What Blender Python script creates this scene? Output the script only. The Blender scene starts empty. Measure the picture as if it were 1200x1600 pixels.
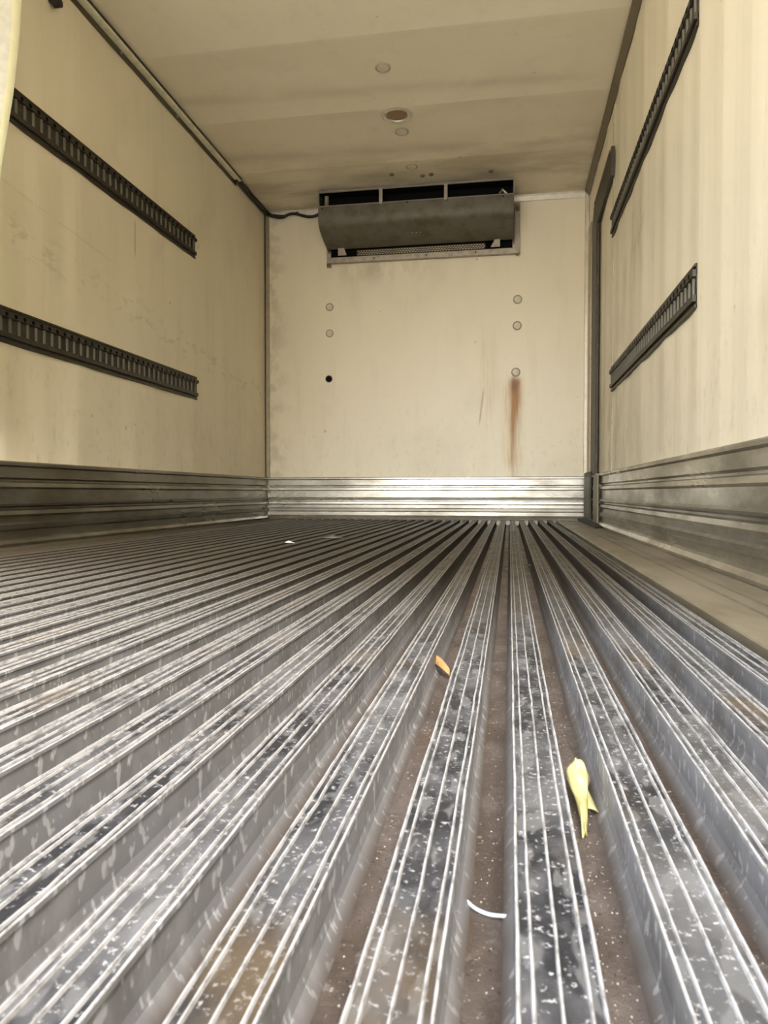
import bpy, bmesh, math, random
from mathutils import Vector, Matrix, noise
random.seed(7)
C = bpy.context.scene.collection
scene = bpy.context.scene

# ------------------------------------------------------------------ camera
cd = bpy.data.cameras.new('camera')
cam = bpy.data.objects.new('camera', cd); C.objects.link(cam)
cd.sensor_fit = 'VERTICAL'; cd.sensor_height = 36.0; cd.sensor_width = 27.0
cd.lens = 36.0 * 1139.4 / 1600
cd.clip_start = 0.02; cd.clip_end = 500
_r = Vector((0.98554912, 0.16938981, 0.0001812)); _u = Vector((-0.00464184, 0.02593793, 0.99965278)); _f = Vector((-0.16932629, 0.98520775, -0.02634939))
m = Matrix((_r, _u, -_f)).transposed().to_4x4(); m.translation = Vector((0, 0, 0.2))
cam.matrix_world = m
cd.dof.use_dof = True; cd.dof.focus_distance = 1.5; cd.dof.aperture_fstop = 20
scene.camera = cam

# ------------------------------------------------------------------ world, sun, exposure
w = bpy.data.worlds.new('world'); scene.world = w; w.use_nodes = True
nt = w.node_tree; nt.nodes.clear()
out = nt.nodes.new('ShaderNodeOutputWorld'); bg = nt.nodes.new('ShaderNodeBackground')
sky = nt.nodes.new('ShaderNodeTexSky'); sky.sky_type = 'NISHITA'; sky.sun_disc = False
sky.sun_elevation = math.radians(42); sky.sun_rotation = math.radians(150); sky.air_density = 1.0; sky.dust_density = 3.5; sky.ozone_density = 1.0
hs = nt.nodes.new('ShaderNodeHueSaturation'); hs.inputs['Saturation'].default_value = 0.6     # hazy sky
nt.links.new(sky.outputs[0], hs.inputs['Color']); nt.links.new(hs.outputs[0], bg.inputs[0]); nt.links.new(bg.outputs[0], out.inputs[0])
bg.inputs[1].default_value = 0.43
sl = bpy.data.lights.new('sun', 'SUN'); sl.energy = 5.5; sl.angle = 0.01; sl.color = (1.0, 0.93, 0.80)
sun = bpy.data.objects.new('sun', sl); C.objects.link(sun)
sun.rotation_euler = Vector((0.45, -0.62, -0.9)).to_track_quat('-Z', 'Y').to_euler()
vs = scene.view_settings; vs.view_transform = 'Standard'; vs.look = 'None'; vs.gamma = 1.0; vs.use_curve_mapping = False
vs.exposure = 2.02

# dimensions of the cargo box (metres)
XL, XR, YB, H = -1.857, 0.552, 5.422, 2.348
Y0 = -0.06
SK = 0.3185

# ------------------------------------------------------------------ material helpers
class NT:
    def __init__(s, name):
        s.m = bpy.data.materials.new(name); s.m.use_nodes = True; s.t = s.m.node_tree
        s.b = s.t.nodes['Principled BSDF']
    def n(s, typ, **kw):
        x = s.t.nodes.new(typ)
        for k, v in kw.items(): setattr(x, k, v)
        return x
    def l(s, a, b): s.t.links.new(a, b)
    def put(s, sock, v):
        if isinstance(v, (int, float)): sock.default_value = v
        elif isinstance(v, tuple): sock.default_value = v if len(v) == 4 or sock.type == 'VECTOR' else v + (1,)
        else: s.l(v, sock)
    def math(s, op, a, b=0.0, c=None, clamp=False):
        x = s.n('ShaderNodeMath', operation=op, use_clamp=clamp); s.put(x.inputs[0], a); s.put(x.inputs[1], b)
        if c is not None: s.put(x.inputs[2], c)
        return x.outputs[0]
    def ramp(s, v, lo, hi, a=0.0, b=1.0):
        x = s.n('ShaderNodeMapRange', interpolation_type='SMOOTHSTEP'); s.put(x.inputs[0], v)
        for i, q in enumerate((lo, hi, a, b)): x.inputs[1 + i].default_value = q
        return x.outputs[0]
    def mix(s, f, a, b):
        x = s.n('ShaderNodeMix', data_type='RGBA'); s.put(x.inputs[0], f); s.put(x.inputs[6], a); s.put(x.inputs[7], b)
        return x.outputs[2]
    def co(s, scale=(1, 1, 1), loc=(0, 0, 0)):
        tc = s.n('ShaderNodeTexCoord'); mp = s.n('ShaderNodeMapping'); s.l(tc.outputs['Object'], mp.inputs[0])
        mp.inputs['Scale'].default_value = scale; mp.inputs['Location'].default_value = loc
        return mp.outputs[0]
    def noise(s, scale, detail=4, rough=0.55, vec=None, st=(1, 1, 1), loc=(0, 0, 0)):
        x = s.n('ShaderNodeTexNoise'); x.inputs['Scale'].default_value = scale; x.inputs['Detail'].default_value = detail
        x.inputs['Roughness'].default_value = rough; s.l(vec or s.co(st, loc), x.inputs['Vector']); return x.outputs[0]
    def bump(s, h, dist, strength=1.0):
        x = s.n('ShaderNodeBump'); x.inputs['Strength'].default_value = strength; x.inputs['Distance'].default_value = dist
        s.l(h, x.inputs['Height']); s.l(x.outputs[0], s.b.inputs['Normal'])
    def xyz(s):
        tc = s.n('ShaderNodeTexCoord'); x = s.n('ShaderNodeSeparateXYZ'); s.l(tc.outputs['Object'], x.inputs[0]); return x.outputs
    def done(s, **kw):
        for k, v in kw.items(): s.put(s.b.inputs[{'col': 'Base Color', 'rough': 'Roughness', 'metal': 'Metallic', 'spec': 'Specular IOR Level', 'trans': 'Transmission Weight'}[k]], v)
        return s.m

def gauss(s, v, c, wdt):            # bell around c
    d = s.math('DIVIDE', s.math('SUBTRACT', v, c), wdt); return s.math('EXPONENT', s.math('MULTIPLY', s.math('MULTIPLY', d, d), -1.0))

CREAM = (0.875, 0.793, 0.595)
def wall_mat(name, base=CREAM, side='y', extra=None, dirt=1.0):
    s = NT(name)
    st = (1, 1, .25)
    streak = s.noise(9, 5, .6, st=(1, 1, .12))
    blot = s.noise(1.7, 5, .6, st=(1, 1, .8), loc=(3, 1, 0))
    fine = s.noise(26, 4, .7, st=(1, 1, .6), loc=(1, 7, 2))
    col = s.mix(s.math('MULTIPLY', s.ramp(streak, .5, .8), .22 * dirt), base + (1,), (0.52, 0.44, 0.29, 1))
    col = s.mix(s.math('MULTIPLY', s.ramp(blot, .5, .78), .28 * dirt), col, (0.50, 0.42, 0.27, 1))
    z = s.xyz()[2]
    low = s.ramp(z, .3, 1.3, 1, 0)
    col = s.mix(s.math('MULTIPLY', s.math('MULTIPLY', s.ramp(fine, .52, .72), low), .24 * dirt), col, (0.36, 0.31, 0.22, 1))
    # small dark specks and scuffs
    sp = s.noise(14, 2, .5, st=(1, 1, 1), loc=(11, 4, 9))
    col = s.mix(s.math('MULTIPLY', s.ramp(sp, .73, .78), .4), col, (0.22, 0.18, 0.12, 1))
    if extra: col = extra(s, col)
    wave = s.noise(2.2, 2, .5, st=(1, 1, .1))
    s.bump(s.math('ADD', wave, s.math('MULTIPLY', fine, .02)), .03, .5)
    return s.done(col=col, rough=.42, spec=.4)

def rust_extra(s, col):
    x, y, z = s.xyz()
    n1 = s.noise(60, 3, .6, st=(1, 1, .06))
    n2 = s.noise(7, 3, .6, st=(1, 1, .5), loc=(2, 2, 2))
    wob = s.math('ADD', x, s.math('MULTIPLY', s.math('SUBTRACT', n2, .5), .06))
    core = s.math('MULTIPLY', gauss(s, wob, .036, .033), s.ramp(z, .45, .95, 0.12, 1))
    core = s.math('MULTIPLY', core, s.ramp(z, 1.07, .99, 0, 1))
    core = s.math('MULTIPLY', s.math('MULTIPLY', core, s.ramp(n1, .30, .58, .6, 1)), 1.5, clamp=True)
    tail = s.math('MULTIPLY', s.math('MULTIPLY', gauss(s, x, .02, .055), s.ramp(z, .33, .45)), s.ramp(z, 1.06, .95))
    tail = s.math('MULTIPLY', tail, s.ramp(n1, .42, .6, .3, 1))
    tail2 = s.math('MULTIPLY', s.math('MULTIPLY', gauss(s, x, .025, .012), s.ramp(z, .33, .8, .25, 1)), s.ramp(z, 1.05, 1.0))
    col = s.mix(s.math('MULTIPLY', tail, .8), col, (0.55, 0.34, 0.05, 1))
    col = s.mix(s.math('MULTIPLY', tail2, .95), col, (0.34, 0.145, 0.012, 1))
    col = s.mix(s.math('MULTIPLY', core, 1.0, clamp=True), col, (0.38, 0.165, 0.010, 1))
    dk = s.math('MULTIPLY', gauss(s, x, .032, .024), gauss(s, z, .98, .06))
    col = s.mix(s.math('MULTIPLY', dk, .85), col, (0.16, 0.06, 0.015, 1))
    # second faint stain to the left
    f2 = s.math('MULTIPLY', s.math('MULTIPLY', gauss(s, wob, -.155, .055), s.ramp(z, .5, .95)), s.ramp(z, 1.48, 1.25))
    col = s.mix(s.math('MULTIPLY', f2, s.ramp(n1, .4, .6, .12, .40)), col, (0.66, 0.42, 0.18, 1))
    # thin scratch left of it
    sc = s.math('MULTIPLY', gauss(s, s.math('ADD', x, s.math('MULTIPLY', z, -.12)), -.305, .006), s.math('MULTIPLY', s.ramp(z, .68, .75), s.ramp(z, 1.0, .9)))
    col = s.mix(s.math('MULTIPLY', sc, .6), col, (0.36, 0.2, 0.08, 1))
    # greyish patches under the evaporator and along the corner
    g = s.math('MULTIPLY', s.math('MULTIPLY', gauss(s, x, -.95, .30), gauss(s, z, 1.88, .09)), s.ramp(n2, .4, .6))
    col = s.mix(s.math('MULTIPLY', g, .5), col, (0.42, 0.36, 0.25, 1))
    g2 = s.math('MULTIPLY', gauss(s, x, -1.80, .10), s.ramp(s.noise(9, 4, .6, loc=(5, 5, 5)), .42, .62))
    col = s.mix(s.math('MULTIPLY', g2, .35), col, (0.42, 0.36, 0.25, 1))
    return col

def left_extra(s, col):
    x, y, z = s.xyz()
    n = s.noise(11, 4, .65, st=(1, 1, 2.2), loc=(8, 0, 3))
    band = s.math('MULTIPLY', gauss(s, s.math('ADD', z, s.math('MULTIPLY', y, .085)), 1.40, .07), s.ramp(n, .50, .66))
    col = s.mix(s.math('MULTIPLY', band, .32), col, (0.36, 0.32, 0.23, 1))
    ln = s.math('MULTIPLY', gauss(s, s.math('ADD', z, s.math('MULTIPLY', y, .09)), 1.58, .006), s.ramp(n, .42, .5))
    col = s.mix(s.math('MULTIPLY', s.math('MULTIPLY', ln, s.ramp(y, 3.6, 3.0)), .16), col, (0.4, 0.34, 0.24, 1))
    cr = s.math('MULTIPLY', gauss(s, y, 3.425, .006), s.math('MULTIPLY', s.ramp(z, 1.36, 1.42), s.ramp(z, 1.58, 1.54)))
    col = s.mix(s.math('MULTIPLY', cr, .6), col, (0.3, 0.25, 0.17, 1))
    return col

def right_extra(s, col):
    x, y, z = s.xyz()
    n = s.noise(8, 5, .65, st=(1, 1, .45), loc=(2, 9, 3))
    d = s.math('MULTIPLY', s.ramp(y, 3.0, 4.15), s.math('MULTIPLY', s.ramp(z, 1.3, .5), s.ramp(n, .4, .62)))
    col = s.mix(s.math('MULTIPLY', d, .5), col, (0.44, 0.38, 0.26, 1))
    d2 = s.math('MULTIPLY', s.math('MULTIPLY', gauss(s, z, 1.32, .16), gauss(s, y, 3.4, .5)), s.ramp(n, .48, .62))
    return s.mix(s.math('MULTIPLY', d2, .45), col, (0.42, 0.37, 0.26, 1))

def ceil_extra(s, col):
    x, y, z = s.xyz()
    n = s.noise(3, 5, .6, st=(.45, 1, 1), loc=(2, 2, 3))
    d = s.math('MULTIPLY', s.ramp(y, 4.2, 5.1), s.ramp(n, .38, .62))
    col = s.mix(s.math('MULTIPLY', d, .55), col, (0.36, 0.29, 0.17, 1))
    for c0 in (3.93, 4.62):        # darker bands across the roof
        b = s.math('MULTIPLY', gauss(s, s.math('ADD', y, s.math('MULTIPLY', x, -.05)), c0, .05), s.ramp(n, .35, .6))
        col = s.mix(s.math('MULTIPLY', b, .3), col, (0.42, 0.35, 0.22, 1))
    return col

M = {}
M['wall_left'] = wall_mat('cream_panel_left', extra=left_extra)
M['wall_right'] = wall_mat('cream_panel_right', base=(0.885, .808, .615), extra=right_extra)
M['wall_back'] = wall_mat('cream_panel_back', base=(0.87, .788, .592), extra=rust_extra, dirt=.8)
M['ceiling'] = wall_mat('cream_roof', base=(0.87, .783, .59), extra=ceil_extra, dirt=.7)

def skirt_mat(name='scuffed_aluminium_skirt', dull=0.0):
    s = NT(name)
    n = s.noise(2.5, 5, .65, st=(1, 1, 3)); n2 = s.noise(40, 4, .7, st=(.4, .4, 2), loc=(4, 4, 4)); n3 = s.noise(2.0, 3, .6, loc=(9, 1, 1))
    col = s.mix(s.ramp(n, .35, .7), (0.52, 0.50, 0.44, 1), (0.30, 0.28, 0.23, 1))
    col = s.mix(s.math('MULTIPLY', s.ramp(n2, .60, .70), .6), col, (0.75, 0.73, 0.67, 1))
    col = s.mix(s.math('MULTIPLY', s.ramp(n3, .5, .68), .5), col, (0.22, 0.175, 0.115, 1))
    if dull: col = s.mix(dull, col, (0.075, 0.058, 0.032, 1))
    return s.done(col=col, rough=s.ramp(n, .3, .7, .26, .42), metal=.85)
M['skirt'] = skirt_mat(); M['skirt_left'] = skirt_mat('shaded_aluminium_skirt', .62)  # left copy is darkened: the weaker light on that side is in its colour

def metal(name, col, rough=.45, metal_=.8, var=.3, sc=20, st=(1, 1, 1), dark=(0.12, .1, .07)):
    s = NT(name); n = s.noise(sc, 4, .65, st=st)
    c = s.mix(s.math('MULTIPLY', s.ramp(n, .4, .7), var), col + (1,), dark + (1,))
    s.bump(n, .001, .3)
    return s.done(col=c, rough=rough, metal=metal_)
M['trim'] = metal('dull_aluminium_trim', (0.42, 0.36, 0.25), .4, .6)
M['trim_bright'] = metal('bright_aluminium_trim', (0.75, 0.70, 0.58), .35, .6, .15)
M['trim_brown'] = metal('weathered_brown_trim', (0.19, 0.155, 0.095), .5, .3)
M['track'] = metal('dark_track_steel', (0.046, 0.040, 0.027), .45, .5, .3, 30)
M['track_in'] = metal('track_recess', (0.035, 0.032, 0.022), .6, .2)
M['rung'] = metal('worn_rung_steel', (0.14, 0.13, 0.10), .5, .3, .85, 14)
M['black'] = metal('black_rubber', (0.014, 0.012, 0.010), .5, 0, 0)
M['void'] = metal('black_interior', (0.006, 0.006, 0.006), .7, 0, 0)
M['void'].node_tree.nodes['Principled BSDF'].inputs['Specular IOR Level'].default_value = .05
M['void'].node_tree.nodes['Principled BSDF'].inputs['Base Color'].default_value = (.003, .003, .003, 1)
M['casing'] = metal('dusty_grey_casing', (0.135, 0.122, 0.09), .55, .1, .7, 9, (1, 1, 1), (0.070, .055, .028))
M['casing_edge'] = metal('pale_casing_edge', (0.26, 0.235, 0.185), .5, .3, .2)
M['bracket'] = metal('galvanised_bracket', (0.42, 0.375, 0.30), .45, .4, .4, 25)
M['plug'] = metal('pale_plastic_plug', (0.72, 0.65, 0.48), .45, 0, .2)
M['ring'] = metal('dirty_plug_rim', (0.44, 0.39, 0.27), .55, 0, .3)
M['darkmetal'] = metal('dark_post_steel', (0.045, 0.038, 0.024), .5, .4, .3)
M['white'] = metal('white_scrap', (0.85, 0.85, 0.80), .6, 0, 0)
M['bluewhite'] = metal('bluish_plastic', (0.72, 0.82, 0.92), .35, 0, 0)
M['dust'] = metal('grit', (0.55, 0.50, 0.42), .7, 0, .4, 60)
M['grit_dark'] = metal('dark_grit', (0.05, 0.035, 0.025), .7, 0, 0)

def lens_mat():
    s = NT('amber_lens'); return s.done(col=(0.20, 0.095, 0.025), rough=.25, spec=.6)
M['lens'] = lens_mat()

# floor metals -----------------------------------------------------
def rib_top():
    s = NT('rib_top_dark_worn_aluminium')
    oi = s.n('ShaderNodeObjectInfo'); tc = s.n('ShaderNodeTexCoord')
    off = s.n('ShaderNodeVectorMath', operation='MULTIPLY_ADD'); cr = s.n('ShaderNodeCombineXYZ')
    s.l(s.math('MULTIPLY', oi.outputs['Random'], 37.0), cr.inputs[1]); s.l(tc.outputs['Object'], off.inputs[0]); off.inputs[1].default_value = (1, 1, 1); s.l(cr.outputs[0], off.inputs[2])
    v = off.outputs[0]
    def mp(sc):
        q = s.n('ShaderNodeMapping'); s.l(v, q.inputs[0]); q.inputs['Scale'].default_value = sc; return q.outputs[0]
    blot = s.noise(26, 4, .6, vec=mp((1, .55, 1))); spk = s.noise(260, 3, .7, vec=v); big = s.noise(3.5, 4, .6, vec=mp((.3, 1, 1)))
    brown = s.noise(2.3, 5, .65, vec=mp((1, 1, 1)))
    oval = s.noise(85, 2, .5, vec=mp((1, .35, 1)))
    c = s.mix(s.ramp(blot, .44, .60), (0.020, 0.021, 0.024, 1), (0.070, 0.071, 0.073, 1))
    c = s.mix(s.ramp(oval, .55, .62, 0, .55), c, (0.16, 0.16, 0.157, 1))
    c = s.mix(s.ramp(big, .50, .66, 0, .5), c, (0.17, 0.17, 0.167, 1))
    c = s.mix(s.math('MULTIPLY', s.ramp(spk, .58, .68), .7), c, (0.48, 0.48, 0.47, 1))
    c = s.mix(s.math('MULTIPLY', s.ramp(brown, .52, .66), .6), c, (0.13, 0.095, 0.055, 1))
    y = s.xyz()[1]
    c = s.mix(s.math('MULTIPLY', s.ramp(y, .7, 2.0, 0, .9), s.ramp(brown, .3, .5, .6, 1)), c, (0.030, 0.022, 0.011, 1))     # light falloff towards the back, painted in as brown grime
    s.bump(s.math('ADD', blot, spk), .0008, .6)
    return s.done(col=c, rough=s.ramp(blot, .4, .65, .5, .65), metal=.1, spec=.25)
def rib_ridge():
    s = NT('rib_ridge_rubbed_bright'); n = s.noise(120, 4, .7, st=(1, .5, 1)); n2 = s.noise(9, 4, .6, st=(1, .8, 1), loc=(3, 3, 3)); y = s.xyz()[1]
    c = s.mix(s.ramp(n, .45, .68, 0, .85), (0.50, 0.495, 0.485, 1), (0.16, 0.157, 0.15, 1))
    c = s.mix(s.ramp(n2, .54, .68, 0, .5), c, (0.14, 0.125, 0.105, 1))
    c = s.mix(s.ramp(y, .6, 2.2, 0, .85), c, (0.062, 0.047, 0.026, 1))  # ridges brown with depth: light falloff painted in
    s.bump(n, .0008, .6)
    return s.done(col=c, rough=.42, metal=.2, spec=.3)
def rib_side():
    s = NT('rib_side_splashed_aluminium'); n = s.noise(5, 4, .6); n2 = s.noise(90, 2, .5, st=(1, 1, .45), loc=(5, 2, 1)); n3 = s.noise(34, 4, .6, st=(1, 1, .5)); x, y, z = s.xyz()
    c = s.mix(s.ramp(n, .35, .7), (0.27, 0.272, 0.28, 1), (0.17, 0.165, 0.155, 1))
    c = s.mix(s.ramp(n3, .45, .7, 0, .5), c, (0.34, 0.34, 0.335, 1))
    n5 = s.noise(150, 2, .5, st=(1, .8, .5), loc=(7, 7, 7))
    c = s.mix(s.math('MULTIPLY', s.ramp(n2, .62, .67), .6), c, (0.56, 0.57, 0.57, 1))
    c = s.mix(s.math('MULTIPLY', s.ramp(n5, .62, .67), .6), c, (0.56, 0.57, 0.57, 1))
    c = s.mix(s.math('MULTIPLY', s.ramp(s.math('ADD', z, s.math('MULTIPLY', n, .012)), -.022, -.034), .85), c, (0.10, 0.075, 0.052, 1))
    c = s.mix(s.ramp(y, .6, 2.0, 0, .93), c, (0.040, 0.030, 0.017, 1))  # sides darken towards the back, falloff of light put into the colour
    s.bump(n3, .002, .4)
    return s.done(col=c, rough=.55, metal=.1, spec=.25)
def channel():
    s = NT('dirty_brown_channel'); n = s.noise(20, 6, .7, st=(1, .6, 1)); n2 = s.noise(220, 3, .7); n3 = s.noise(6, 4, .65, loc=(3, 3, 3)); n4 = s.noise(75, 3, .6, loc=(8, 3, 1))
    c = s.mix(s.ramp(n, .35, .7), (0.062, 0.047, 0.038, 1), (0.115, 0.095, 0.082, 1))
    c = s.mix(s.ramp(n3, .5, .7, 0, .6), c, (0.085, 0.06, 0.038, 1))
    c = s.mix(s.ramp(n4, .62, .72, 0, .6), c, (0.20, 0.178, 0.16, 1))
    c = s.mix(s.ramp(n2, .66, .72, 0, .85), c, (0.45, 0.42, 0.38, 1))
    c = s.mix(s.ramp(n2, .34, .28, 0, .6), c, (0.04, 0.03, 0.02, 1))
    y = s.xyz()[1]; c = s.mix(s.ramp(y, 1.0, 2.6, 0, .6), c, (0.05, 0.035, 0.018, 1))  # painted light falloff along the channel
    s.bump(s.math('ADD', n2, n), .002, .7)
    return s.done(col=c, rough=s.ramp(n, .35, .7, .4, .75), metal=0.0)
def plate(name='flat_floor_plate', dull=0.0):
    s = NT(name); n = s.noise(6, 5, .65, st=(1, .35, 1)); n2 = s.noise(60, 4, .7, st=(1, .4, 1))
    c = s.mix(s.ramp(n, .35, .7), (0.27, 0.235, 0.165, 1), (0.15, 0.12, 0.075, 1))
    c = s.mix(s.ramp(n2, .6, .7, 0, .5), c, (0.26, 0.235, 0.19, 1)); s.bump(n2, .001, .4)
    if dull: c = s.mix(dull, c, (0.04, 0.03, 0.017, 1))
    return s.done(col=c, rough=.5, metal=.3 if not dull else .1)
M['rib_top'], M['ridge'], M['rib_side'], M['channel'], M['plate'] = rib_top(), rib_ridge(), rib_side(), channel(), plate(); M['plate_left'] = plate('shaded_floor_plate', .85)  # left plate darkened in colour to stand for shade there

def leaf_mat(name, a, b, trans=.35):
    s = NT(name); n = s.noise(120, 4, .6, st=(1, 1, 1)); n2 = s.noise(40, 3, .5, loc=(2, 1, 1))
    c = s.mix(s.ramp(n2, .4, .7), a + (1,), b + (1,)); s.bump(n, .0008, .4)
    tr = s.n('ShaderNodeBsdfTranslucent'); mx = s.n('ShaderNodeMixShader'); mx.inputs[0].default_value = trans
    o = s.t.nodes['Material Output']; s.l(c, tr.inputs[0]); s.l(s.b.outputs[0], mx.inputs[1]); s.l(tr.outputs[0], mx.inputs[2]); s.l(mx.outputs[0], o.inputs[0])
    return s.done(col=c, rough=.5)
M['leaf'] = leaf_mat('yellow_leaf', (0.78, 0.74, 0.40), (0.66, 0.62, 0.26))
M['leaf_vein'] = leaf_mat('leaf_vein', (0.92, 0.88, 0.50), (0.85, 0.8, 0.4))
M['leaf_brown'] = leaf_mat('brown_leaf', (0.50, 0.30, 0.12), (0.33, 0.18, 0.06), .15)
M['leaf_tan'] = leaf_mat('tan_leaf', (0.55, 0.40, 0.24), (0.42, 0.28, 0.16), .15)
M['vinyl'] = leaf_mat('milky_vinyl', (0.88, 0.86, 0.72), (0.80, 0.78, 0.68), .45)
M['vinyl_edge'] = leaf_mat('yellowed_vinyl_edge', (0.95, 0.92, 0.66), (0.92, 0.88, 0.6), .5)

def ground_mat():
    s = NT('pale_concrete_yard'); n = s.noise(1.5, 5, .6)
    return s.done(col=s.mix(n, (0.42, 0.40, 0.37, 1), (0.55, 0.53, 0.49, 1)), rough=.9)
M['ground'] = ground_mat()

# ------------------------------------------------------------------ mesh helpers
def mesh_obj(name, bm, mats, parent=None, loc=None, smooth=False):
    bmesh.ops.recalc_face_normals(bm, faces=bm.faces)
    me = bpy.data.meshes.new(name); bm.to_mesh(me); bm.free()
    if smooth:
        for p_ in me.polygons: p_.use_smooth = True
    for mt in (mats if isinstance(mats, (list, tuple)) else [mats]): me.materials.append(mt)
    o = bpy.data.objects.new(name, me); C.objects.link(o)
    if parent: o.parent = parent
    if loc: o.location = loc
    return o
def box(bm, x0, x1, y0, y1, z0, z1, mi=0, bev=0):
    vs_ = [bm.verts.new(p_) for p_ in ((x0, y0, z0), (x1, y0, z0), (x1, y1, z0), (x0, y1, z0), (x0, y0, z1), (x1, y0, z1), (x1, y1, z1), (x0, y1, z1))]
    fs = [bm.faces.new([vs_[i] for i in q]) for q in ((0, 3, 2, 1), (4, 5, 6, 7), (0, 1, 5, 4), (1, 2, 6, 5), (2, 3, 7, 6), (3, 0, 4, 7))]
    for f_ in fs: f_.material_index = mi
    if bev:
        es = list({e for f_ in fs for e in f_.edges}); r = bmesh.ops.bevel(bm, geom=es, offset=bev, segments=2, affect='EDGES', profile=.5)
        for f_ in r['faces']: f_.material_index = mi
def boxo(name, d, mat, parent=None, bev=0, loc=None):
    bm = bmesh.new(); box(bm, *d, bev=bev); return mesh_obj(name, bm, mat, parent, loc)
def prism(bm, prof, axis, a, b, closed=True, seg=1, mis=None, jit=None):
    """extrude a 2-D profile along an axis; prof = list of (p,q)"""
    rings = []
    for k in range(seg + 1):
        t = a + (b - a) * k / seg; ring = []
        for j, (p_, q_) in enumerate(prof):
            if jit: dp, dq = jit(j, t); p2, q2 = p_ + dp, q_ + dq
            else: p2, q2 = p_, q_
            ring.append(bm.verts.new({'x': (t, p2, q2), 'y': (p2, t, q2), 'z': (p2, q2, t)}[axis]))
        rings.append(ring)
    n = len(prof); rng = range(n if closed else n - 1)
    for k in range(seg):
        for j in rng:
            f_ = bm.faces.new((rings[k][j], rings[k][(j + 1) % n], rings[k + 1][(j + 1) % n], rings[k + 1][j]))
            if mis: f_.material_index = mis[j]
    if closed:
        bm.faces.new(list(reversed(rings[0]))); bm.faces.new(rings[-1])
def tube(bm, pts, r, n=8):
    pts = [Vector(p_) for p_ in pts]; rings = []
    for i, p_ in enumerate(pts):
        d = (pts[min(i + 1, len(pts) - 1)] - pts[max(i - 1, 0)]).normalized()
        u = d.cross(Vector((0, 0, 1))); u = u.normalized() if u.length > 1e-4 else Vector((1, 0, 0)); v = d.cross(u)
        rings.append([bm.verts.new(p_ + (u * math.cos(2 * math.pi * k / n) + v * math.sin(2 * math.pi * k / n)) * r) for k in range(n)])
    for a_, b_ in zip(rings, rings[1:]):
        for k in range(n): bm.faces.new((a_[k], a_[(k + 1) % n], b_[(k + 1) % n], b_[k]))
    bm.faces.new(list(reversed(rings[0]))); bm.faces.new(rings[-1])
def lathe(bm, prof, n=28, axis='z', org=(0, 0, 0), mi=0):
    """prof (r,h): h runs along axis sign; axis 'z' downwards '-z', '-y' etc."""
    def P(r, h, t):
        c, s_ = r * math.cos(t), r * math.sin(t)
        v = {'z': (c, s_, h), '-z': (c, s_, -h), '-y': (c, -h, s_), '-x': (-h, c, s_), 'x': (h, c, s_)}[axis]
        return tuple(org[i] + v[i] for i in range(3))
    rings = [[bm.verts.new(P(r, h, 2 * math.pi * k / n)) for k in range(n)] for r, h in prof]
    for a_, b_ in zip(rings, rings[1:]):
        for k in range(n):
            f_ = bm.faces.new((a_[k], a_[(k + 1) % n], b_[(k + 1) % n], b_[k])); f_.material_index = mi
    f_ = bm.faces.new(rings[-1]); f_.material_index = mi
    f_ = bm.faces.new(list(reversed(rings[0]))); f_.material_index = mi
def empty(name, loc, label=None, cat=None, group=None):
    o = bpy.data.objects.new(name, None); C.objects.link(o); o.location = loc; o.empty_display_size = .05
    return tag(o, label, cat, group)
def tag(o, label=None, cat=None, group=None, kind=None):
    if label: o['label'] = label
    if cat: o['category'] = cat
    if group: o['group'] = group
    if kind: o['kind'] = kind
    return o
def struct(o, label=None): return tag(o, label=label, kind='structure')

# ------------------------------------------------------------------ setting
T = .09
struct(boxo('ground', (-30, 30, -40, 20, -1.25, -1.15), M['ground']), 'pale concrete yard outside below the open rear')
struct(boxo('light_blocker', (2.4, 9, -26, -2.2, -1.15, 5.5), metal('dark_blocker', (0.085, 0.07, 0.055), .9, 0)), 'unseen dark slab added outside the open rear to block light from the right')  # added out of view to cut sky light on the left side
def waved_wall(name, side, mat):
    """inner skin with the slight vertical waviness of a bonded panel wall, thick behind"""
    bm = bmesh.new(); x = XL if side < 0 else XR; ny = 120
    prof = []
    for k in range(ny + 1):
        y = Y0 + (YB + T - Y0) * k / ny
        dx = .0022 * math.sin(y * 11.5 + side) + .0014 * math.sin(y * 27 + 2 * side)
        prof.append((x + dx * -side * 1.0, y))
    prof += [(x + side * T, YB + T), (x + side * T, Y0)]
    prism(bm, prof, 'z', -.14, H + T)
    return struct(mesh_obj(name, bm, mat))
waved_wall('wall_left', -1, M['wall_left'])
waved_wall('wall_right', 1, M['wall_right'])
struct(boxo('wall_back', (XL - .005, XR + .005, YB, YB + T, -.14, H + T), M['wall_back']))
bm = bmesh.new(); prof = []
for k in range(241):
    y = Y0 + (YB - Y0) * k / 240
    q_ = ((y - 3.42) / .66) % 1.0; prof.append((y, H + .010 * (4 * q_ * (1 - q_)) ** .8 - .002))
prof += [(YB, H + T), (Y0, H + T)]
prism(bm, prof, 'x', XL - .004, XR + .004)
struct(mesh_obj('ceiling', bm, M['ceiling']))

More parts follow.
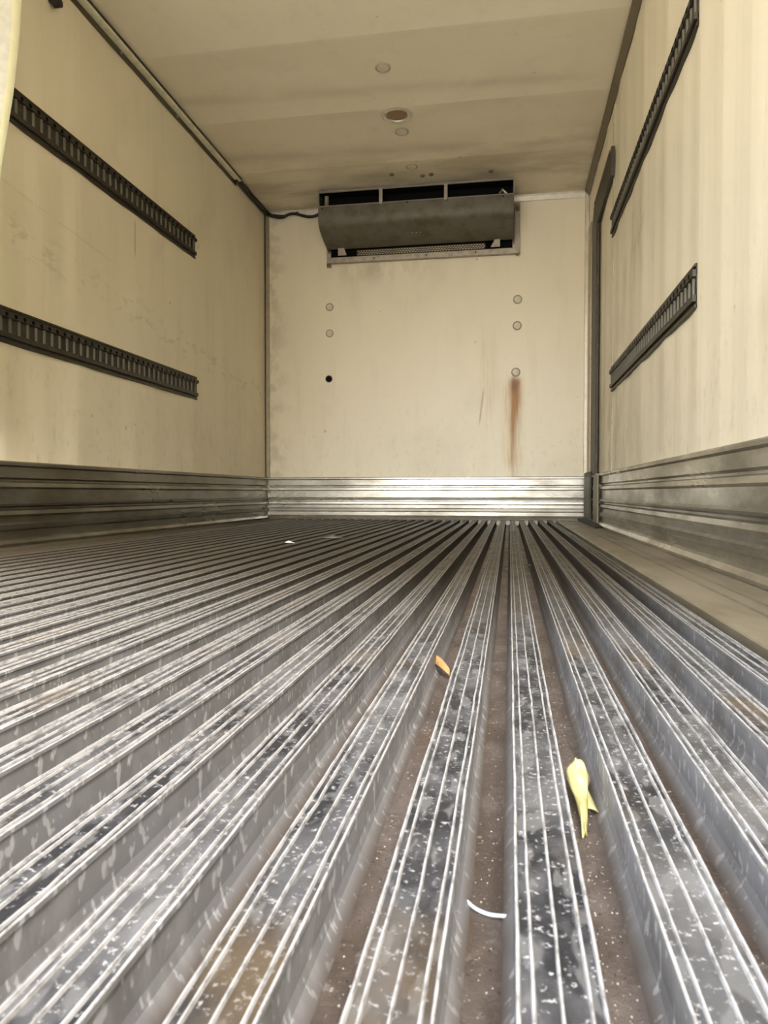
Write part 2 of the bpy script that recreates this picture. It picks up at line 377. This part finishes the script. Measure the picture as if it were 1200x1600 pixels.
# corrugated aluminium kick plates
SP = [(0, .0), (0, .016), (.010, .017), (.024, .012), (.031, .006), (.056, .006), (.063, .012), (.080, .0125), (.087, .006), (.108, .006), (.117, .012), (.132, .011), (.137, .004), (.144, .004), (.150, .012), (.158, .0125), (.166, .007),
      (.214, .007), (.222, .0125), (.238, .011), (.243, .002), (.250, .002), (.257, .008), (.297, .008), (.303, .014), (.313, .014), (.3185, .010), (.3185, 0)]
for nm, side in (('baseboard_left', -1), ('baseboard_right', 1)):
    bm = bmesh.new(); x = XL if side < 0 else XR
    prism(bm, [(x - side * o_ * 1.9, z_) for z_, o_ in SP], 'y', Y0, YB - .012, seg=1)
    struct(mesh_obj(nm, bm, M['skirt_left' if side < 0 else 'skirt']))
bm = bmesh.new()
prism(bm, [(YB - o_ * 1.9, z_) for z_, o_ in SP], 'x', XL + .026, XR - .026)
struct(mesh_obj('baseboard_back', bm, M['skirt']))

# trims in the corners
struct(boxo('trim_1', (XL + .001, XL + .032, YB - .016, YB, SK + .002, H - .004), M['trim'], bev=.003), 'narrow metal strip in the back left corner')
struct(boxo('trim_6', (XL, XL + .006, YB - .022, YB - .016, SK + .002, H - .004), M['track']), 'dark joint line in the back left corner')
struct(boxo('trim_2', (XR - .030, XR - .001, YB - .030, YB, SK + .002, H - .004), M['trim_bright'], bev=.004), 'metal strip in the back right corner')
bm = bmesh.new()      # brown cove along the right roof corner
prism(bm, [(XR, H), (XR, H - .042), (XR - .006, H - .045), (XR - .034, H - .012), (XR - .034, H)], 'y', Y0, YB - .03)
struct(mesh_obj('trim_3', bm, M['trim_brown']), 'brown cove strip between ceiling and right wall')
bm = bmesh.new(); prism(bm, [(YB, H), (YB, H - .045), (YB - .010, H - .043), (YB - .024, H - .016), (YB - .024, H)], 'x', XL + .03, XR - .032)
struct(mesh_obj('trim_4', bm, M['trim_bright']), 'pale cove strip between ceiling and back wall')
struct(boxo('trim_5', (XR - .0045, XR + .002, 4.150, 4.158, SK, H - .05), M['ring']), 'thin vertical joint in the right wall panelling')

# ------------------------------------------------------------------ floor: channel base, ribs, flat edge plates
floor = boxo('floor', (XL, XR, Y0, YB, -.14, -.0385), M['channel']); struct(floor, 'ribbed aluminium cargo floor with dirty brown channels')
RW, P, X0 = .0352, .0661, .0037
rp = []      # (x, z, material of the strip that starts here)
def rib_profile(v):
    pts = [(-.0062, -.0385, 2), (-.0035, -.0345, 2), (-.0005, -.030, 2), (0.0009, -.024, 2), (.0011, -.008, 2), (.0009, -.0045, 2), (-.0001, -.0035, 2), (.0, -.0006, 1), (.0005, 0, 1), (.0012, 0, 1), (.0018, -.0018, 0)]
    for c in ((.0062, .0181, .0298) if v != 1 else (.0066, .0178, .0290)):
        pts += [(c - .0009, -.0018, 1), (c - .0004, 0, 1), (c + .0004, 0, 1), (c + .0009, -.0018, 0)]
    e = RW
    pts += [(e - .0018, -.0018, 1), (e - .0012, 0, 1), (e - .0005, 0, 1), (e, -.0006, 2), (e + .0001, -.0035, 2), (e - .0009, -.0045, 2), (e - .0011, -.008, 2), (e - .0009, -.024, 2), (e + .0005, -.030, 2), (e + .0035, -.0345, 2), (e + .0062, -.0385, 2)]
    return pts
rib_meshes = []
for v in range(6):
    pts = rib_profile(v % 3)
    rnd = random.Random(40 + v); dents = [(rnd.uniform(.3, 3), rnd.choice((.0062, .0181, .0298, RW - .001)), rnd.uniform(-.0012, .0012)) for _ in range(9)]
    def jit(j, t, pts=pts, v=v, dents=dents):
        x, z, _m = pts[j]
        if z < -.005: return (0, 0)
        dx = .0006 * noise.noise(Vector((t * 7, x * 60, v * 3.1))) + .0004 * noise.noise(Vector((t * 40, x * 200, v * 5.1)))
        dz = .0003 * noise.noise(Vector((t * 22, x * 90, v * 7.7)))
        for ty, cx, am in dents:
            if abs(x - cx) < .002: dx += am * math.exp(-((t - ty) / .012) ** 2); dz -= abs(am) * .35 * math.exp(-((t - ty) / .010) ** 2)
        return (dx, dz)
    bm = bmesh.new()
    # uneven spacing: finer near the rear opening
    n = 260; ys = [Y0 + (YB - .02 - Y0) * (k / n) ** 1.9 for k in range(n + 1)]
    rings = []
    for t in ys:
        rings.append([bm.verts.new((p_[0] + jit(j, t)[0], t, p_[1] + jit(j, t)[1])) for j, p_ in enumerate(pts)])
    for a_, b_ in zip(rings, rings[1:]):
        for j in range(len(pts) - 1):
            f_ = bm.faces.new((a_[j], a_[j + 1], b_[j + 1], b_[j])); f_.material_index = pts[j][2]
    bm.faces.new(rings[0]); bm.faces.new(rings[-1])
    bmesh.ops.recalc_face_normals(bm, faces=bm.faces)
    me = bpy.data.meshes.new('rib'); bm.to_mesh(me); bm.free()
    for k_ in ('rib_top', 'ridge', 'rib_side'): me.materials.append(M[k_])
    rib_meshes.append(me)
k0 = -24
for k in range(k0, 5):
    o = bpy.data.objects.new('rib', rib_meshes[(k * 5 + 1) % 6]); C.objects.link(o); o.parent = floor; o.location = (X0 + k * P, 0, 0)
def edge_plate(xa, xb, grooves, mat='plate'):
    pr = [(xa, -.0385), (xa, -.004), (xa + .002, -.001)]
    for g in grooves: pr += [(g - .003, -.001), (g - .002, -.004), (g + .002, -.004), (g + .003, .0005)]
    pr += [(xb - .002, -.001), (xb, -.004), (xb, -.0385)]
    bm = bmesh.new(); prism(bm, pr, 'y', Y0, YB - .02)
    o = mesh_obj('edge_plate', bm, M[mat], floor); return o
edge_plate(X0 + 5 * P - .003, XR - .029, [.414, .452])
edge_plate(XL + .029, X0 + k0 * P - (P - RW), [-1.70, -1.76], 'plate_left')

# ------------------------------------------------------------------ logistic tracks
rung_me = {}
def track(side, y0, y1, z0, z1, label, group='dark slotted tracks on the side walls', depth=.016):
    x = XL if side < 0 else XR; s_ = -side          # s_ points into the room
    root = empty('cargo_track', (x, (y0 + y1) / 2, z0), label, 'track', group)
    L = (y1 - y0) / 2; hh = z1 - z0
    def bx_(name, d0, d1, ya, yb, za, zb, mat, bev=.0015):
        xs = sorted((s_ * d0, s_ * d1)); return boxo(name, (xs[0], xs[1], ya, yb, za, zb), mat, root, bev)
    e = .004
    bx_('backing', -.004, .005, -L, L, .002, hh - .002, M['track_in'], 0)
    # lips with a stepped edge
    for za, zb, nm in ((0, .012, 'lip'), (hh - .010, hh, 'lip')): bx_(nm, -.004, depth * .55, -L, L, za, zb, M['track'])
    bm = bmesh.new()
    for za, zb in ((.012, .020), (hh - .018, hh - .010)):
        xs = sorted((s_ * 0, s_ * .004)); box(bm, xs[0], xs[1], -L, L, za, zb)
    mesh_obj('groove', bm, M['track_in'], root)
    # raised face above and below the slots
    bx_('rail', 0, depth, -L, L, .020, .040, M['track'])
    rl = bx_('rail', 0, depth, -L, L, hh - .040, hh - .018, M['track'])
    n = int(round((y1 - y0) / .0508)); st_ = (y1 - y0) / n
    key = (side, round(hh, 3))
    if key not in rung_me:
        bm = bmesh.new(); zz0, zz1 = .040, hh - .040
        pr = [(s_ * 0, -.007), (s_ * .006, -.007), (s_ * .0105, -.004), (s_ * .012, 0), (s_ * .0105, .004), (s_ * .006, .007), (s_ * 0, .007)]
        prism(bm, pr, 'z', zz0, zz1); bmesh.ops.recalc_face_normals(bm, faces=bm.faces)
        me = bpy.data.meshes.new('rung'); bm.to_mesh(me); bm.free(); me.materials.append(M['rung'])
        bm = bmesh.new(); lathe(bm, [(.0085, 0), (.0085, .0016)], 12, '-x' if s_ < 0 else 'x'); bmesh.ops.recalc_face_normals(bm, faces=bm.faces)
        me2 = bpy.data.meshes.new('hole'); bm.to_mesh(me2); bm.free(); me2.materials.append(M['void'])
        rung_me[key] = (me, me2)
    me, me2 = rung_me[key]
    for i in range(n):
        o = bpy.data.objects.new('rung', me); C.objects.link(o); o.parent = root; o.location = (0, -L + st_ * (i + .5), 0)
        h_ = bpy.data.objects.new('hole', me2); C.objects.link(h_); h_.parent = root; h_.location = (s_ * (depth - .0006), -L + st_ * (i + 1) - .004, hh - .029)
    # end caps
    return root
track(-1, 2.35, 4.13, 1.592, 1.731, 'upper dark slotted steel track on the left wall, below the roof conduit')
track(-1, 2.35, 4.14, .757, .893, 'lower dark slotted steel track on the left wall, above the ribbed skirting')
track(1, 2.335, 4.175, 1.592, 1.728, 'upper long dark slotted steel track on the right wall, leaving the top of the picture')
track(1, 2.320, 4.160, .752, .886, 'lower dark slotted steel track on the right wall, above the ribbed skirting')

# dark rail and post beyond the panel joint, right wall
t = empty('door_track', (XR - .0045, 4.55, 0), 'dark steel rail and vertical post on the right wall near the back right corner', 'door frame')
bm = bmesh.new()      # header, tapering to a point at its near end
prof = [(4.100 - 4.55, 2.055), (4.300 - 4.55, 2.050), (4.93 - 4.55, 2.040), (5.02 - 4.55, 1.93), (4.72 - 4.55, 1.875), (4.115 - 4.55, 1.905)]
prism(bm, prof, 'x', -.018, 0); mesh_obj('header', bm, M['darkmetal'], t)
boxo('header_lip', (-.026, -.002, 4.12 - 4.55, 4.85 - 4.55, 2.030, 2.044), M['trim_brown'], t, .002)
boxo('post', (-.020, 0, 4.74 - 4.55, 5.00 - 4.55, SK - .002, 1.95), M['darkmetal'], t, .004)
boxo('post_lip', (-.026, 0, 5.02 - 4.55, 5.17 - 4.55, SK - .002, 1.99), M['trim'], t, .004)
boxo('lower_post', (-.034, -.022, 4.90 - 4.55, 5.26 - 4.55, .004, SK + .02), M['darkmetal'], t, .003)
boxo('lower_latch', (-.034, -.022, 4.50 - 4.55, 4.70 - 4.55, .004, SK - .01), M['trim_brown'], t, .003)
bm = bmesh.new()
prism(bm, [(4.22, .0), (5.30, .0), (5.30, .022), (4.45, .020), (4.24, .010)], 'x', XR - .075, XR - .036)
bmesh.ops.translate(bm, verts=bm.verts, vec=(-(XR - .055), -4.7, 0))
tag(mesh_obj('rubber_wedge', bm, M['black'], loc=(XR - .055, 4.7, .0005)), 'flat black rubber strip on the floor at the foot of the dark post', 'rubber strip')

# ------------------------------------------------------------------ roof conduit and cables
t = empty('cable_conduit', (XL, 2.4, H), 'long beige metal conduit in the corner of ceiling and left wall', 'conduit')
boxo('cover', (.007, .043, -2.4, 2.40, -.024, -.001), metal('conduit_cover', (0.92, 0.87, 0.64), .45, .2, .25), t, .002)
boxo('cover_edge', (.043, .0455, -2.4, 2.40, -.014, -.001), M['track'], t)
boxo('side_flange', (.001, .007, -2.4, 2.40, -.050, -.016), metal('conduit_flange', (0.085, 0.07, 0.035), .5, .3, .3), t, .001)
for y in (-.2, .35, .9, 1.5, 2.1):
    bm = bmesh.new(); lathe(bm, [(.007, 0), (.007, .002), (.003, .004)], 10, 'x', (.007, y, -.033)); mesh_obj('screw', bm, M['bracket'], t)
t = empty('power_cable', (XL, YB, H - .03), 'black cable looping along the top of the back wall from conduit to evaporator', 'cable')
pts = [(.018, -.66, .012), (.016, -.5, .004), (.022, -.38, -.004), (.016, -.25, .004), (.022, -.12, -.002), (.035, -.045, -.004), (.09, -.03, -.018), (.15, -.03, -.022), (.20, -.03, -.004), (.25, -.03, -.004), (.30, -.03, -.020), (.35, -.03, -.032), (.40, -.03, -.030), (.44, -.03, -.012), (.465, -.03, .002), (.490, -.035, -.018)]
def smooth_path(pts, n=6):
    P_ = [Vector(p_) for p_ in pts]; out_ = []
    for i in range(len(P_) - 1):
        a_, b_, c_, d_ = P_[max(i - 1, 0)], P_[i], P_[i + 1], P_[min(i + 2, len(P_) - 1)]
        for k in range(n):
            u = k / n; out_.append(.5 * ((2 * b_) + (c_ - a_) * u + (2 * a_ - 5 * b_ + 4 * c_ - d_) * u * u + (3 * b_ - a_ - 3 * c_ + d_) * u ** 3))
    return out_ + [P_[-1]]
bm = bmesh.new(); tube(bm, smooth_path(pts), .011, 8); mesh_obj('cable', bm, M['black'], t, smooth=True)
bm = bmesh.new(); tube(bm, smooth_path([(.030, -.64, .018), (.034, -.5, .016), (.028, -.35, .018), (.036, -.2, .014), (.05, -.05, .004), (.10, -.028, -.006), (.16, -.028, -.012), (.22, -.03, -.006), (.27, -.034, .004)]), .0075, 8); mesh_obj('cable', bm, M['black'], t, smooth=True)

bm = bmesh.new()
box(bm, .0, .035, -.022, .022, .012, .10, bev=.005); lathe(bm, [(.018, 0), (.018, .03), (.008, .036)], 16, 'x', (.012, 0, .016), 0)
o = mesh_obj('wall_clamp', bm, M['black'], loc=(XL + .002, 2.76, 2.182)); tag(o, 'small black clamp on the left wall at the top edge of the picture', 'clamp')

# ------------------------------------------------------------------ evaporator unit
EX0, EX1, EF = -1.350, .022, 5.087
EW = EX1 - EX0
t = empty('evaporator', (EX0, YB, 1.92), 'grey ceiling-hung evaporator unit with three black air slots on the back wall', 'cooling unit')
def L3(x0, x1, y0, y1, z0, z1): return (x0, x1, y0 - YB, y1 - YB, z0 - 1.92, z1 - 1.92)
# casing: front sheet profile (y,z) wraps below the slots
fp = [(EF, 2.235), (EF - .001, 2.17), (EF + .001, 2.135), (EF + .006, 2.118), (EF + .016, 2.102), (EF + .032, 2.088), (EF + .055, 2.075), (EF + .10, 2.058), (5.24, 2.041), (5.30, 2.028), (5.35, 2.014)]
pr = [(y - YB, z - 1.92) for y, z in fp] + [(y - YB + .006, z - 1.92 + .005) for y, z in reversed(fp)]
bm = bmesh.new(); prism(bm, pr, 'x', 0, EW); fo = mesh_obj('front_panel', bm, M['casing'], t, smooth=True); fo.modifiers.new('es', 'EDGE_SPLIT').split_angle = math.radians(40)
for xa in (0, EW - .004):
    side = [(EF + .0005, 2.338), (EF + .0005, 2.235)] + fp[1:] + [(YB - .002, 2.0), (YB - .002, 2.338)]
    bm = bmesh.new(); prism(bm, [(y - YB, z - 1.92) for y, z in side], 'x', xa, xa + .004); mesh_obj('side_panel', bm, M['casing'], t)
boxo('top_panel', L3(0, EW, EF - .003, YB - .03, 2.336, 2.342), M['casing_edge'], t)
boxo('top_rim', L3(-.002, EW + .002, EF - .006, EF + .004, 2.326, 2.3355), M['casing_edge'], t, .001)
boxo('slot_sill', L3(.004, EW - .004, EF - .003, EF + .05, 2.230, 2.236), M['casing_edge'], t, .001)
boxo('slot_interior', L3(.006, EW - .006, EF + .10, EF + .105, 2.12, 2.3235), M['void'], t)
boxo('slot_roof', L3(.006, EW - .006, EF + .006, EF + .13, 2.3245, 2.3345), M['void'], t)
boxo('slot_floor', L3(.006, EW - .006, EF + .01, EF + .13, 2.215, 2.222), M['void'], t)
for xx in (.452, .908):
    boxo('slot_divider', L3(xx - .012, xx + .012, EF - .006, EF + .014, 2.222, 2.334), M['bracket'], t, .003)
boxo('slot_edge', L3(-.002, .008, EF - .004, EF + .012, 2.236, 2.334), M['casing_edge'], t, .001)
boxo('slot_edge', L3(EW - .006, EW + .002, EF - .004, EF + .012, 2.236, 2.334), M['casing_edge'], t, .001)
bm = bmesh.new(); tube(bm, [(.05, EF + .05 - YB, .33), (.05, EF + .05 - YB, .40)], .016, 10); mesh_obj('valve', bm, M['trim'], t)
bm = bmesh.new(); tube(bm, [(EW - .10, EF + .03 - YB, .325), (EW - .08, EF + .04 - YB, .36), (EW - .05, EF + .05 - YB, .335)], .010, 8); mesh_obj('valve', bm, M['trim'], t)
for xx, zz in ((.028, .295), (.64, .305), (.915, .302), (1.30, .300), (.445, .302)):
    bm = bmesh.new(); lathe(bm, [(.007, 0), (.007, .002), (.003, .004)], 10, '-y', (xx, EF - YB, zz)); mesh_obj('screw', bm, M['black'], t)
for xx in (.660, .690, .718):
    bm = bmesh.new(); lathe(bm, [(.007, 0), (.007, .002), (.003, .004)], 10, '-z', (xx, 5.20 - YB, 2.052 - 1.92)); mesh_obj('rivet', bm, M['bracket'], t)
# underside: dark recess, perforated guard, gussets
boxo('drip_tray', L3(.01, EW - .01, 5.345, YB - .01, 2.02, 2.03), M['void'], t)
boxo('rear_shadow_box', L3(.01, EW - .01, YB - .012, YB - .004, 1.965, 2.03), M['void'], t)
g = boxo('guard', L3(.22, 1.17, 5.372, 5.376, 1.966, 2.008), M['track'], t)
bm = bmesh.new()
for r in range(3):
    for k in range(46):
        xx = .228 + k * .0204 + (r % 2) * .010; zz = .050 + r * .0125
        box(bm, xx, xx + .013, -.0535, -.0505, zz, zz + .006)
o = mesh_obj('guard_mesh', bm, M['trim'], t); o['kind'] = 'stuff'
for xa, xb, d in ((.085, .15, 1), (1.21, 1.275, -1)):
    bm = bmesh.new()
    a_ = [(xa, .045), (xb, .045), (xb - .02, .10), (xa + .0, .10)] if d > 0 else [(xa, .045), (xb, .045), (xb, .10), (xa + .03, .10)]
    prism(bm, [(p_[0], p_[1]) for p_ in a_], 'y', -.085, -.079); mesh_obj('gusset', bm, M['bracket'], t)
# wall frame
boxo('frame_bar', L3(-.003, EW + .035, YB - .045, YB - .001, 1.925, 1.965), M['bracket'], t, .003)
boxo('frame_upright', L3(EW + .006, EW + .046, YB - .025, YB - .001, 1.925, 2.292), M['bracket'], t, .003)
boxo('frame_upright', L3(-.018, .016, YB - .020, YB - .001, 1.90, 2.30), M['bracket'], t, .003)
for xx, zz in ((.0, 1.915), (EW + .027, 1.925), (EW + .027, 2.245)):
    bm = bmesh.new(); lathe(bm, [(.016, 0), (.016, .008), (.009, .012)], 6, '-y', (xx, -.025, zz - 1.92)); mesh_obj('bolt', bm, M['trim_brown'], t)
for xx in (.35, .74, 1.1):
    bm = bmesh.new(); lathe(bm, [(.006, 0), (.006, .002), (.003, .004)], 10, '-y', (xx, -.045, .025)); mesh_obj('screw', bm, M['black'], t)

# ------------------------------------------------------------------ plugs
def plug(axis, loc, R_, label, group, ringm='ring', capm='plug', hole=False):
    t = empty('wall_plug' if axis == '-y' else 'ceiling_plug', loc, label, 'plug', group)
    bm = bmesh.new()
    lathe(bm, [(R_, -.006), (R_, .003), (R_ * .90, .0055), (R_ * .80, .0035), (R_ * .78, .001)], 32, axis); mesh_obj('rim', bm, M[ringm], t, smooth=False)
    bm = bmesh.new()
    if hole: lathe(bm, [(R_ * .74, .0005), (R_ * .74, .0042), (R_ * .5, .0046)], 28, axis)
    else: lathe(bm, [(R_ * .76, -.006), (R_ * .76, .004), (R_ * .6, .0062), (R_ * .2, .007)], 28, axis)
    mesh_obj('cap', bm, M['void' if hole else capm], t, smooth=False)
    return t
plug('-y', (-1.351, YB, 1.608), .030, 'upper pale round plug in the left column on the back wall', 'pale plugs on the back wall')
plug('-y', (-1.351, YB, 1.410), .030, 'lower pale round plug in the left column, above the dark hole', 'pale plugs on the back wall')
plug('-y', (-1.357, YB, 1.066), .027, 'small dark open hole plug low on the left of the back wall', 'pale plugs on the back wall', 'track', 'void', True)
plug('-y', (.053, YB, 1.603), .033, 'upper pale round plug in the right column under the evaporator', 'pale plugs on the back wall')
plug('-y', (.050, YB, 1.414), .033, 'middle pale round plug in the right column on the back wall', 'pale plugs on the back wall')
plug('-y', (.042, YB, 1.078), .033, 'pale round plug with the rust run below it', 'pale plugs on the back wall')
HC = H + .004
plug('-z', (-.642, 3.695, HC), .040, 'pale ceiling plug nearest to the viewer', 'pale plugs on the ceiling centre line')
plug('-z', (-.643, 4.360, HC), .042, 'pale ceiling plug just behind the round amber lamp', 'pale plugs on the ceiling centre line')
plug('-z', (-.645, 4.830, HC), .040, 'pale ceiling plug close in front of the evaporator', 'pale plugs on the ceiling centre line')
t = empty('ceiling_lamp', (-.641, 4.160, HC), 'round recessed ceiling lamp with a dull amber lens and pale rim', 'lamp')
bm = bmesh.new(); lathe(bm, [(.090, -.006), (.089, .006), (.078, .014), (.066, .008), (.062, .001)], 40, '-z'); mesh_obj('rim', bm, M['trim_bright'], t, smooth=False)
bm = bmesh.new(); lathe(bm, [(.060, .0005), (.060, .003), (.04, .006), (.01, .007)], 36, '-z'); mesh_obj('lens', bm, M['lens'], t, smooth=False)
for i, (x, y, lb) in enumerate(((-.794, 4.921, 'small dark bolt head in the ceiling, leftmost in front of the evaporator'), (-.591, 4.976, 'small dark bolt head in the ceiling, left one of the close pair'), (-.530, 4.965, 'small dark bolt head in the ceiling, right one of the close pair'), (-.132, 4.985, 'small dark bolt head in the ceiling, rightmost, with a smear beside it'))):
    bm = bmesh.new(); lathe(bm, [(.015, -.003), (.015, .003), (.010, .007), (.004, .008)], 12, '-z')
    tag(mesh_obj('ceiling_bolt', bm, M['trim_brown'], loc=(x, y, H)), lb, 'bolt', 'bolt heads before the evaporator')

# ------------------------------------------------------------------ vinyl strip hanging on the left
bm = bmesh.new(); rows = 50; cols = 8; g = []
edge = [(2.34, -1.560), (1.817, -1.587), (1.694, -1.596), (1.523, -1.617), (1.427, -1.635), (1.283, -1.661), (1.199, -1.674), (.9, -1.715), (.5, -1.74)]
def ex(z):
    for (z1, x1), (z2, x2) in zip(edge, edge[1:]):
        if z <= z1 and z >= z2: u = (z1 - z) / (z1 - z2); return x1 + (x2 - x1) * u
    return edge[-1][1]
for r in range(rows + 1):
    z = 2.335 - (2.335 - .55) * r / rows; x1 = ex(z); x0_ = x1 - .17 + .03 * math.sin(z * 2)
    x0_ = max(x0_, XL + .03)
    row = []
    for c in range(cols + 1):
        u = c / cols; row.append(bm.verts.new((x0_ + (x1 - x0_) * u + 1.68, .022 * math.sin(u * 5.0 + z * .8), z - .55)))
    g.append(row)
for r in range(rows):
    for c in range(cols):
        f_ = bm.faces.new((g[r][c], g[r][c + 1], g[r + 1][c + 1], g[r + 1][c])); f_.material_index = 1 if c == cols - 1 else 0
o = mesh_obj('curtain_strip', bm, [M['vinyl'], M['vinyl_edge']], loc=(-1.68, 2.2, .55), smooth=True)
sm = o.modifiers.new('thick', 'SOLIDIFY'); sm.thickness = .003
tag(o, 'milky vinyl curtain strip with a yellowed edge hanging in front of the left wall', 'curtain')

# ------------------------------------------------------------------ litter
def sheet(name, fn, nu, nv, mats, thick=.0006, loc=(0, 0, 0), mi=None):
    bm = bmesh.new(); g = [[bm.verts.new(fn(i / nu, j / nv)) for i in range(nu + 1)] for j in range(nv + 1)]
    for j in range(nv):
        for i in range(nu):
            f_ = bm.faces.new((g[j][i], g[j][i + 1], g[j + 1][i + 1], g[j + 1][i]))
            if mi: f_.material_index = mi(i / nu, j / nv)
    o = mesh_obj(name, bm, mats, loc=loc, smooth=True); md = o.modifiers.new('thick', 'SOLIDIFY'); md.thickness = thick; return o
FZ = -.0385
# yellow leaf: folded blade, standing on its stalk end against the rib
t = empty('yellow_leaf', (.056, .60, FZ), 'crumpled pale yellow leaf standing folded in the floor channel beside a rib', 'leaf')
def bladeA(u, v):      # big folded blade: v 0 bottom(near) .. 1 top(far)
    y = -.090 + .092 * v; z = .003 + .018 * v
    w0 = (.0010 + .0058 * min(1, v * 1.25) ** 1.3) * (1 - .35 * max(0, v - .85) / .15)
    cx = -.0035 + .0005 * math.sin(v * 6) + .002 * v
    x = cx + (u - .5) * 2 * w0 * 1.25
    z += .0035 * math.sin(u * 3.1) + .0012 * math.sin(v * 17 + u * 3)
    if v > .93: y += -.003 * abs(math.sin(u * 7 + .5))
    return (x, y, z)
o = sheet('blade', bladeA, 10, 22, M['leaf']); o.parent = t
def bladeB(u, v):      # fold flaring to the right at the lower end
    y = -.050 + .045 * v; z = .003 + .010 * v + .003 * math.sin(u * 3)
    x = -.004 + u * (.0100 * (1 - v) ** .8 + .004) ; return (x, y, z)
o = sheet('fold', bladeB, 8, 10, M['leaf']); o.parent = t
def bladeC(u, v):
    a_ = u * math.pi; return (.0035 + .0055 * math.sin(a_) * (1 if v > .5 else .4 + v), -.006 + .016 * (v - .5), .009 + .005 * math.cos(a_))
o = sheet('dry_patch', bladeC, 8, 6, M['leaf_tan']); o.parent = t
bm = bmesh.new(); tube(bm, smooth_path([(-.0025, .0, .0245), (-.003, -.03, .018), (-.004, -.065, .010), (-.0055, -.094, .004)]), .0007, 6); o = mesh_obj('stalk', bm, M['leaf_vein'], t)

def brown(u, v):
    a_ = (u - .5) * 2; b_ = (v - .5) * 2; w_ = math.sqrt(max(0, 1 - a_ * a_)) * .008 + .0008
    return (a_ * .0155 - .002, b_ * w_ * 1.1 - a_ * .012, .007 + .005 * b_ * b_ + .003 * math.cos(a_ * 2) - .007 * a_ + .003 * b_)
o = sheet('brown_leaf', brown, 14, 8, M['leaf_brown'], loc=(-.0880, .945, FZ + .004)); tag(o, 'small curled brown dry leaf lying across a floor channel', 'leaf')
bm = bmesh.new(); tube(bm, smooth_path([(-.0165, .010, .0020), (-.010, .002, .0016), (-.002, -.003, .0016), (.006, -.004, .0020), (.012, -.003, .0016)]), .0011, 7)
tag(mesh_obj('plastic_sliver', bm, M['bluewhite'], loc=(-.0085, .411, FZ), smooth=True), 'curved bluish white plastic sliver in the channel at the bottom of the picture', 'litter')
def scrap(u, v): return ((u - .5) * .035, (v - .5) * .02, .004 + .006 * math.sin(u * 4) * math.sin(v * 3))
o = sheet('paper_scrap', scrap, 6, 4, M['white'], loc=(-.85, 2.76, .0005)); tag(o, 'tiny bright white paper scrap on the floor ribs at left', 'litter')
def scrap2(u, v): return ((u - .5) * .09, (v - .5) * .03, .002 + .012 * (1 - abs(u - .5) * 2) * math.sin(v * 3))
o = sheet('paper_scrap', scrap2, 8, 4, M['rung'], loc=(-.765, 3.12, .0005)); tag(o, 'flat grey paper scrap on the ribs farther back', 'litter')
o = sheet('paper_scrap', lambda u, v: ((u - .5) * .012, (v - .5) * .02, .001 + .003 * math.sin(u * 3)), 4, 4, M['leaf_tan'], loc=(.30, 3.45, .0005)); tag(o, 'tiny pale crumb on a rib near the back right', 'litter')
bm = bmesh.new(); bmesh.ops.create_icosphere(bm, subdivisions=2, radius=.008)
for v in bm.verts: v.co *= 1 + .35 * noise.noise(v.co * 300); v.co.z *= .8
tag(mesh_obj('dirt_clump', bm, M['grit_dark'], loc=(.0665, 2.369, FZ + .0055)), 'small dark clump of dirt far along the middle channel', 'litter')
o = sheet('leaf_fragment', lambda u, v: ((u - .5) * .007, (v - .5) * .012, .001 + .002 * math.sin(u * 3)), 4, 4, M['leaf_tan'], loc=(-.161, .767, FZ)); tag(o, 'tiny tan leaf fragment in a channel left of the brown leaf', 'litter')

# grit lying in the channels, nobody could count it
bm = bmesh.new()
for mi_, cnt, sz in ((0, 1100, .00045), (1, 600, .0006)):
    for i in range(cnt):
        k = random.choice([-5, -4, -3, -2, -2, -1, -1, 0, 0, 0, 0, 1]); y = .22 + 1.3 * random.random() ** 2
        x = X0 + k * P + RW + .0075 + random.random() * (P - RW - .015)
        r = sz * random.uniform(.4, 1.7); q = random.random() * 6
        vs_ = [bm.verts.new((x + r * math.cos(q + a_ * 2.09), y + r * 1.6 * math.sin(q + a_ * 2.09), FZ + .0001)) for a_ in range(3)] + [bm.verts.new((x, y, FZ + r))]
        for a_ in ((0, 1, 3), (1, 2, 3), (2, 0, 3)): bm.faces.new([vs_[b_] for b_ in a_]).material_index = mi_
o = mesh_obj('grit', bm, [M['dust'], M['grit_dark']]); tag(o, 'pale and dark grit scattered in the nearer floor channels', 'grit', kind='stuff')
